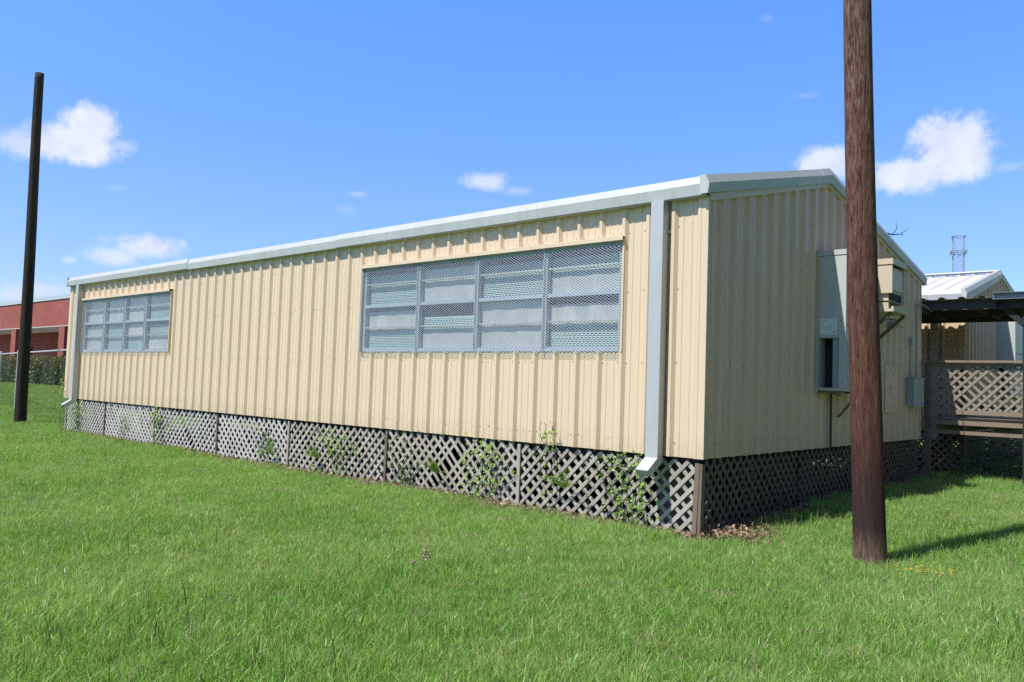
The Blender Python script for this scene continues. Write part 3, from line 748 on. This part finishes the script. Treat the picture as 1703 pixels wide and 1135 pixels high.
# ------------------------------------------------------------------ vines and weeds
def vine(x, y, z, w, h, n, label, mt=LEAF, frond=False, seed=0, out=(0,-1,0), size=.055):
    w *= 1.25; rr = random.Random(seed+int(x*100)); zg = ground(x, y)
    t = thing('vine' if not frond else 'fern', (x, y, zg), label, 'vine' if not frond else 'fern', 'weeds growing through the lattice')
    o = Vector(out); side = Vector((-o.y, o.x, 0)); st = MB(); lf = MB(); P0 = Vector((x, y, z))
    if frond:
        for k in range(n):
            ang = rr.uniform(-1.2, 1.2); ln = h*rr.uniform(.6, 1.1); pts = []
            for i in range(9):
                q = i/8; pts.append(P0 + side*(math.sin(ang)*ln*q) + Vector((0,0,1))*(math.cos(ang)*ln*q - .35*ln*q*q) + o*(.10*q+.02))
            st.tube(pts, .002, 4)
            for i in range(1, 9):
                for sg in (-1, 1):
                    d = (pts[i]-pts[i-1]).normalized(); e = (side*sg*.8+Vector((0,0,.3))+o*.2).normalized(); l = .075*(1.1-i/9)+.018
                    a = pts[i]; wv = d*.011
                    lf.add([a, a+e*l*.5+wv, a+e*l, a+e*l*.5-wv], [(0,1,2,3)], rr.random())
    else:
        runs = []
        for k in range(max(4, n//20)):
            p = Vector((x, y, zg)) + side*rr.uniform(-w*.5, w*.5) + o*.01; pts = [p.copy()]; tgt = P0+side*rr.uniform(-w*.75, w*.75)+Vector((0,0,rr.uniform(-h/2, h*.62)))
            wv = rr.uniform(.02, .07); ph = rr.uniform(0, 6)
            for i in range(12):
                q = (i+1)/12; pts.append(p.lerp(tgt, q)+side*wv*math.sin(q*6+ph)+o*(-.03+.06*abs(math.sin(q*9+ph))))
            st.tube(pts, .0028, 4); runs.append(pts)
        for pts in runs:
            for k in range(int(n*.6/len(runs))+2):
                q = rr.random()**.7*11.9; i = int(q); a = pts[i].lerp(pts[i+1], q-i)+side*rr.gauss(0, .018)+o*rr.uniform(0, .03)+Vector((0,0,rr.gauss(0,.015)))
                nrm = (o + Vector((rr.gauss(0,.6), rr.gauss(0,.6), rr.gauss(.5,.5)))).normalized(); u = nrm.orthogonal().normalized(); bb = rr.uniform(0, 6.28)
                u = (u*math.cos(bb)+nrm.cross(u)*math.sin(bb)); v = nrm.cross(u); s = size*.75*rr.uniform(.5, 1.3)
                lf.add([a-u*s*.5, a-u*s*.1+v*s*.34, a+u*s*.5+nrm*s*.08, a-u*s*.1-v*s*.34], [(0,1,2,3)], rr.random())
        for k in range(int(n*.42)):
            a = P0 + side*rr.gauss(0, w*.3) + Vector((0,0,rr.gauss(0, h*.3))) + o*rr.uniform(.0, .07)
            if a.z < zg: continue
            nrm = (o + Vector((rr.gauss(0,.5), rr.gauss(0,.5), rr.gauss(.5,.5)))).normalized(); u = nrm.orthogonal().normalized(); b = rr.uniform(0, 6.28)
            u = (u*math.cos(b)+nrm.cross(u)*math.sin(b)); v = nrm.cross(u); s = size*.72*rr.uniform(.5, 1.3)
            lf.add([a-u*s*.5, a-u*s*.1+v*s*.38, a+u*s*.5+nrm*s*.08, a-u*s*.1-v*s*.38], [(0,1,2,3)], rr.random())
    st.build('stem', STALK, t); lf.build('leaves', mt, t)
V = vine
V(-1.90, -.05, .10, .14, .34, 60, 'small light green vine creeping up the siding above the lattice', out=(0,-1,0), size=.05)
V(-1.66, -.03, -.48, .2, .36, 7, 'bright fern frond sticking out of the lattice under the siding vine', frond=True)
V(-.80, -.03, -.12, .5, .22, 150, 'bright vine climbing the lattice just left of the downspout elbow')
V(-.72, -.02, -.45, .28, .5, 110, 'thin vine hanging below the downspout elbow on the lattice')
V(-1.15, -.03, -.10, .4, .16, 50, 'little vine tuft under the siding edge between siding vine and downspout', mt=LEAFDK)
V(-3.0, -.02, -.25, .6, .5, 260, 'wide leafy vine on the lattice below the middle of the large window')
V(-3.75, -.03, -.52, .2, .34, 9, 'yellow green fern by the foot of the lattice below the large window', frond=True)
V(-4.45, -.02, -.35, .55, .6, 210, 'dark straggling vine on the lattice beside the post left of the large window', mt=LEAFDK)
V(-6.0, -.03, -.22, .7, .3, 190, 'yellow green vine spread over the middle lattice panel')
V(-6.35, -.03, -.55, .2, .34, 8, 'fern frond low on the middle lattice panel', frond=True)
V(-7.6, -.03, -.60, .2, .42, 12, 'bright fern clump at the lattice post left of the middle', frond=True)
V(-7.9, -.02, -.25, .4, .3, 90, 'small vine above the bright fern clump', mt=LEAFDK)
V(-11.75, -.03, -.15, .5, .26, 170, 'round vine tuft under the siding right of the far window')
V(-13.3, -.02, -.35, .2, .35, 50, 'thin dark vine on the pale lattice panel under the far window', mt=LEAFDK)
V(-15.75, -.03, -.18, .5, .4, 200, 'leafy vine at the far downspout elbow')
V(-16.65, -.05, .25, .14, .5, 70, 'vine twining up the far left corner of the siding')
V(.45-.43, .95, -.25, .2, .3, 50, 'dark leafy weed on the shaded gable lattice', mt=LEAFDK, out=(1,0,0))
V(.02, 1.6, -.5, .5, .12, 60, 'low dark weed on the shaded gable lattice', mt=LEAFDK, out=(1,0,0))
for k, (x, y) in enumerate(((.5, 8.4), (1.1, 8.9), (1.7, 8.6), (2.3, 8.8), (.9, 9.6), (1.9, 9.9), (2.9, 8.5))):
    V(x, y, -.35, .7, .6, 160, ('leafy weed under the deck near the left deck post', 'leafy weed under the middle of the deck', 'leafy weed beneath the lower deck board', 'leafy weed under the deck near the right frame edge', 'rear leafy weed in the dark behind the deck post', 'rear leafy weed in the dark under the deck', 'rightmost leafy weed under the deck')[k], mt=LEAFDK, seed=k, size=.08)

# branch on the roof edge
t = thing('dead_branch', (.05, 5.75, 3.2), 'bare dead twig lodged on the roof edge right of the brown pole', 'branch')
rz = roof_z(5.7)+.03
m = MB(); m.tube([(0, 5.45, rz+.03), (.08, 5.68, rz+.01), (.13, 5.95, rz+.06), (.16, 6.2, rz+.19)], [.011, .010, .007, .003], 5)
m.tube([(.08, 5.68, rz+.01), (.1, 5.82, rz+.12), (.1, 5.80, rz+.25)], [.008, .006, .002], 5); m.tube([(.13, 5.95, rz+.06), (.15, 6.08, rz+.04)], [.006, .002], 5)
m.build('twig', DARKST, t)
# dead seed head in the lawn
t = thing('dead_flower_head', (-.66, -3.05, -.8), 'brown dead flower head standing in the open lawn', 'dead flower')
m = MB(); m.tube([(-.70, -3.12, -.78), (-.68, -3.08, -.70), (-.66, -3.05, -.62)], .004, 5); m.build('stem', DEAD, t)
m = MB(); rr = random.Random(2); leafcloud(m, [(-.66+rr.gauss(0, .018), -3.05+rr.gauss(0, .018), -.62+rr.gauss(0, .03)) for _ in range(40)] + [(-.71+rr.gauss(0,.008), -3.12+rr.gauss(0,.008), -.70+rr.gauss(0,.015)) for _ in range(12)], .03, rr); m.build('head', DEAD, t)
# yellow flowers
m = MB(); rr = random.Random(3)
for k in range(46):
    x, y = 1.98+rr.gauss(0, .10), -.02+rr.gauss(0, .12)
    if k > 36: x, y = 2.24+rr.gauss(0, .05), .03+rr.gauss(0, .06)
    z = ground(x, y)+rr.uniform(.075, .10)
    for a in range(5):
        c, s = math.cos(a*1.257), math.sin(a*1.257); r = .009
        m.add([(x, y, z), (x+c*r-s*.004, y+s*r+c*.004, z+.003), (x+c*r*1.3, y+s*r*1.3, z+.002), (x+c*r+s*.004, y+s*r-c*.004, z+.003)], [(0,1,2,3)])
m.build('yellow_wildflowers', YELLOW, None, label='patch of tiny yellow wildflowers in the grass right of the brown pole', cat='wildflowers', kind='stuff')

# ------------------------------------------------------------------ grass
def blade_mesh(name, n, rad, hmin, hmax, wid, mt, seed, lean=.6, dry=None):
    r = np.random.default_rng(seed); V = []; Fc = []; C = []; MI = []
    for k in range(n):
        a = r.uniform(0, 2*math.pi); d = rad*math.sqrt(r.random()); x, y = d*math.cos(a), d*math.sin(a)
        h = r.uniform(hmin, hmax); w = wid*r.uniform(.6, 1.2); la = r.uniform(0, 2*math.pi); l = abs(r.normal(0, lean))*h
        fa = r.uniform(0, math.pi); wx, wy = math.cos(fa)*w/2, math.sin(fa)*w/2; b = len(V)
        lx, ly = math.cos(la)*l, math.sin(la)*l
        for q, ww in ((0, 1), (.4, .95), (.75, .65)):
            px, py, pz = x+lx*q**1.8, y+ly*q**1.8, h*(q-.18*q*q*min(1.5, l/h)) - .01*(q == 0)
            V += [(px-wx*ww, py-wy*ww, pz), (px+wx*ww, py+wy*ww, pz)]
        V.append((x+lx, y+ly, h*(1-.18*min(1.5, l/h))))
        Fc += [(b, b+1, b+3, b+2), (b+2, b+3, b+5, b+4), (b+4, b+5, b+6)]; c = r.random(); C += [c]*3
        MI += [1 if dry and r.random() < dry else 0]*3
    me = bpy.data.meshes.new(name); me.from_pydata(V, [], Fc); me.materials.append(mt)
    if dry: me.materials.append(STRAW); me.polygons.foreach_set('material_index', MI)
    me.attributes.new('rnd', 'FLOAT', 'FACE').data.foreach_set('value', C); me.update()
    return bpy.data.objects.new(name, me)
gc = bpy.data.collections.new('grass_tufts')
tufts = [blade_mesh('a_tuft%d' % i, 115, .14, .032, .080, .0036, GRASS, 20+i, dry=.05) for i in range(5)]
tufts += [blade_mesh('b_tuft', 60, .13, .05, .115, .0045, GRASS, 31, .8, dry=.10)]
tufts += [blade_mesh('c_tuft', 70, .15, .02, .07, .0035, STRAW, 33, 1.4)]
tufts += [blade_mesh('d_tuft', 5, .16, .12, .21, .0035, STALK, 35, .5)]
tufts += [blade_mesh('e_tuft', 4, .16, .11, .20, .0030, STRAW, 37, .8)]
tufts += [blade_mesh('f_tuft', 90, .30, .05, .11, .010, GRASS, 39, .6, dry=.04)]
for o in tufts: gc.objects.link(o)
pts, rot, scl, idx = [], [], [], []
def noise2(x, y): return math.sin(x*1.9+1.3*math.sin(y*1.1))*math.sin(y*2.3+1.7*math.sin(x*.8)) 
def put(x, y, i, s, z=0):
    pts.append((x, y, ground(x, y)+z)); rot.append((rng.normal(0, .08), rng.normal(0, .08), rng.uniform(0, 6.28))); scl.append(s); idx.append(i)
def blocked(x, y):
    e = .05*math.sin(x*5.3)+.04*math.sin(x*13)+.03*math.sin(y*11)
    if -16.8 < x < .12+e+.05*smooth(y, 0, 3) and -.09+e < y < 7.6: return True
    if x < 3.4 and x > -.3 and y > 8.9+e: return True
    if -17 < x < 0 and y > 7: return True
    return False
a0 = YAW
bands = [(2.6, 6, 88), (6, 9, 76), (9, 13, 62), (13, 18, 46), (18, 25, 28)]
for r0, r1, den in bands:
    st = 1/math.sqrt(den)
    for gx_ in np.arange(CAM.x-r1, CAM.x+r1, st):
      for gy_ in np.arange(CAM.y-1, CAM.y+r1, st):
        r = math.hypot(gx_-CAM.x, gy_-CAM.y)
        if not (r0 <= r < r1): continue
        a = math.atan2(gy_-CAM.y, gx_-CAM.x)
        if abs(a-a0) > R(37): continue
        x, y = gx_+rng.uniform(-.6, .6)*st, gy_+rng.uniform(-.6, .6)*st
        if blocked(x, y): continue
        g = noise2(x, y); q = rng.random(); s = rng.uniform(.7, 1.25)*(1+.14*g)
        i = int(rng.integers(0, 5))
        if q < .12+.06*g: i = 5
        elif q < .20+.06*noise2(x*.6+4, y*.7): i = 6
        elif q < .212: i = 7
        elif q < .240: i = 8
        put(x, y, i, s)
for k in range(26000):
    r = math.sqrt(rng.uniform(24*24, 60*60)); a = R(rng.uniform(152, 168)); x, y = CAM.x+math.cos(a)*r, CAM.y+math.sin(a)*r
    if y < 10.2 and not blocked(x, y): put(x, y, 9, rng.uniform(.7, 1.1))
# taller weeds left along the skirt and round the pole
for k in range(420):
    x = rng.uniform(-16.5, .2); put(x, -.13+rng.normal(0, .05), int(rng.choice([5, 5, 8, 6, 6])), rng.uniform(.8, 1.3))
for k in range(120):
    y = rng.uniform(.0, 7.5); put(.32+rng.normal(0, .08), y, int(rng.choice([5, 8, 7, 5])), rng.uniform(.9, 1.5))
for k in range(26):
    a = rng.uniform(0, 6.28); put(1.522+math.cos(a)*.17, .268+math.sin(a)*.17, int(rng.choice([5, 5, 8])), rng.uniform(.7, 1.1))
me = bpy.data.meshes.new('grass_points'); me.from_pydata(pts, [], [])
me.attributes.new('rot', 'FLOAT_VECTOR', 'POINT').data.foreach_set('vector', np.array(rot, 'f').ravel())
me.attributes.new('scl', 'FLOAT', 'POINT').data.foreach_set('value', np.array(scl, 'f'))
me.attributes.new('idx', 'INT', 'POINT').data.foreach_set('value', np.array(idx, 'i'))
go = bpy.data.objects.new('grass', me); COL.objects.link(go)
tag(go, 'green mown grass blades covering the lawn', 'grass', kind='stuff')
ng = bpy.data.node_groups.new('scatter_grass', 'GeometryNodeTree')
ng.interface.new_socket('Geometry', in_out='INPUT', socket_type='NodeSocketGeometry'); ng.interface.new_socket('Geometry', in_out='OUTPUT', socket_type='NodeSocketGeometry')
N = ng.nodes.new; Lk = ng.links.new
gi, gout = N('NodeGroupInput'), N('NodeGroupOutput'); ip = N('GeometryNodeInstanceOnPoints'); ci = N('GeometryNodeCollectionInfo')
ci.inputs[0].default_value = gc; ci.inputs['Separate Children'].default_value = True; ci.inputs['Reset Children'].default_value = True
def na(name, ty): q = N('GeometryNodeInputNamedAttribute'); q.data_type = ty; q.inputs[0].default_value = name; return q.outputs[0]
m2p = N('GeometryNodeMeshToPoints'); Lk(gi.outputs[0], m2p.inputs[0]); Lk(m2p.outputs[0], ip.inputs['Points']); Lk(ci.outputs[0], ip.inputs['Instance']); ip.inputs['Pick Instance'].default_value = True
Lk(na('idx', 'INT'), ip.inputs['Instance Index']); e2r = N('FunctionNodeEulerToRotation'); Lk(na('rot', 'FLOAT_VECTOR'), e2r.inputs[0]); Lk(e2r.outputs[0], ip.inputs['Rotation']); Lk(na('scl', 'FLOAT'), ip.inputs['Scale'])
Lk(ip.outputs[0], gout.inputs[0]); md = go.modifiers.new('scatter', 'NODES'); md.node_group = ng

# dry leaf litter along the foot of the skirt
m = MB(); rr = random.Random(8); P = []
for k in range(2600): x = rr.uniform(-16.6, .1); P.append((x, -.06+rr.gauss(0, .055), ground(x, 0)+.035+rr.uniform(0, .05)))
for k in range(1500): x = .16+rr.gauss(0, .17); y = .12+abs(rr.gauss(0, .35)); P.append((x, y, ground(x, y)+.03+abs(rr.gauss(0, .04))))
for k in range(700): y = rr.uniform(.3, 7); x = .12+rr.gauss(0, .07); P.append((x, y, ground(x, y)+.03+rr.uniform(0, .04)))
leafcloud(m, P, .045, rr); m.build('dry_leaf_litter', DEAD, None, label='brown dry leaves and clippings along the foot of the lattice', cat='leaf litter', kind='stuff')

# ------------------------------------------------------------------ sun, sky, clouds
AZ, EL = R(15), R(57.1)
d = Vector((math.sin(AZ)*math.cos(EL), math.cos(AZ)*math.cos(EL), -math.sin(EL)))   # direction the light travels
sl = bpy.data.lights.new('sun', 'SUN'); sl.energy = 5.0; sl.angle = R(.53); sl.color = (1, .965, .91)
so = bpy.data.objects.new('sun', sl); COL.objects.link(so); so.rotation_euler = d.to_track_quat('-Z', 'Y').to_euler()
wd = bpy.data.worlds.new('World'); S.world = wd; wd.use_nodes = True; T = wd.node_tree; T.nodes.clear()
w = NT.__new__(NT); w.t = T; w.out = w.n('ShaderNodeOutputWorld')
sky = w.n('ShaderNodeTexSky', sky_type='NISHITA'); sky.sun_disc = False; sky.sun_elevation = EL
sd = -d; sky.sun_rotation = math.atan2(sd.x, sd.y)
sky.air_density = 1.0; sky.dust_density = .6; sky.ozone_density = 2.2
tc = w.n('ShaderNodeTexCoord'); nv = w.n('ShaderNodeVectorMath', operation='NORMALIZE'); w.l(tc.outputs['Generated'], nv.inputs[0]); D = nv.outputs[0]
w1 = w.n('ShaderNodeTexNoise', i_Vector=D, i_Scale=16., i_Detail=9., i_Roughness=.66); w2 = w.n('ShaderNodeTexNoise', i_Vector=D, i_Scale=46., i_Detail=8., i_Roughness=.7)
nz = w.math('ADD', w.math('MULTIPLY', w.math('SUBTRACT', w1.outputs[0], .5), 1.7), w.math('MULTIPLY', w.math('SUBTRACT', w2.outputs[0], .5), 1.5))
def dot(v):
    q = w.n('ShaderNodeVectorMath', operation='DOT_PRODUCT'); w.l(D, q.inputs[0]); q.inputs[1].default_value = v; return q.outputs['Value']
PUFF = [(112,240,84,29,1,.5), (152,210,40,36,1,.5), (38,238,44,26,.8,.8), (200,243,30,14,.5,.9), (1584,240,66,48,1,.5), (1512,290,66,30,.95,.6), (1618,250,32,40,.9,.6), (1560,280,66,30,.95,.6), (1376,272,50,30,.9,.6),
        (808,302,40,19,.8,.8), (862,318,28,10,.35,1), (248,412,58,22,.9,.8), (190,426,40,17,.7,.9), (305,406,9,7,.5,.8), (75,482,50,15,.8,.8), (115,433,12,7,.45,.9), (592,323,20,7,.35,.9), (576,348,22,12,.18,1), (1340,160,28,8,.18,1), (1276,30,14,8,.12,1), (1678,277,26,11,.28,1), (195,312,22,7,.18,1), (32,492,30,16,.7,.8)]
mask = None
for (u, v, a, b, op, soft) in PUFF:
    c = pdir(u, v); rx = Vector((0,0,1)).cross(c).normalized()*-1; uy = c.cross(rx).normalized()*-1
    X = w.math('MULTIPLY', dot(rx), FPX/a); Y = w.math('MULTIPLY', dot(uy), FPX/b)
    e = w.math('SQRT', w.math('ADD', w.math('MULTIPLY', X, X), w.math('MULTIPLY', Y, Y)))
    front = w.math('GREATER_THAN', dot(c), .5)
    s = w.math('ADD', w.math('SUBTRACT', 1., e), w.math('MULTIPLY', nz, .75))
    mr = w.n('ShaderNodeMapRange', interpolation_type='SMOOTHSTEP', i_Value=s); mr.inputs[1].default_value = -.12; mr.inputs[2].default_value = soft*.95; mr.inputs[4].default_value = op
    q = w.math('MULTIPLY', mr.outputs[0], front)
    mask = q if mask is None else w.math('MAXIMUM', mask, q)
zz = w.n('ShaderNodeSeparateXYZ', i_0=D).outputs[2]
tint = w.mix(1., w.mix(1., sky.outputs[0], w.ramp(zz, [(0, (.50,.52,.66)), (.15, (.465,.56,.82)), (.30, (.465,.65,.95)), (.45, (.46,.735,1.16)), (.58, (.24,.31,.37)), (1, (.09,.11,.13))]), 'MULTIPLY'), (2.1, 2.1, 2.1), 'MULTIPLY')  # upper stops darken the unseen zenith to cut fill light
xx = w.n('ShaderNodeSeparateXYZ', i_0=D).outputs[0]
tint = w.mix(1., tint, w.ramp(xx, [(.15, (1,1,1)), (.75, (.58,.50,.44))]), 'MULTIPLY')  # sky out of view toward +x dimmed, added to reduce fill on the gable
cl = w.mix(w.ramp(w1.outputs[0], [(.35, (0,0,0)), (.6, (1,1,1))]), (5.9, 6.3, 8.0), (7.3, 7.7, 8.5))
fin = w.mix(w.math('MULTIPLY', mask, .93), tint, cl)
bg = w.n('ShaderNodeBackground', i_Color=fin, i_Strength=.10); w.l(bg.outputs[0], w.out.inputs[0])

# ------------------------------------------------------------------ render settings
S.render.engine = 'CYCLES'
S.view_settings.view_transform = 'Standard'; S.view_settings.look = 'None'; S.view_settings.exposure = .30; S.view_settings.gamma = 1
S.cycles.max_bounces = 6; S.cycles.transparent_max_bounces = 16; S.cycles.caustics_reflective = False; S.cycles.caustics_refractive = False
S.cycles.use_denoising = False; S.cycles.use_adaptive_sampling = False; S.cycles.sample_clamp_indirect = 2.0
S.render.resolution_x = 1024; S.render.resolution_y = 682
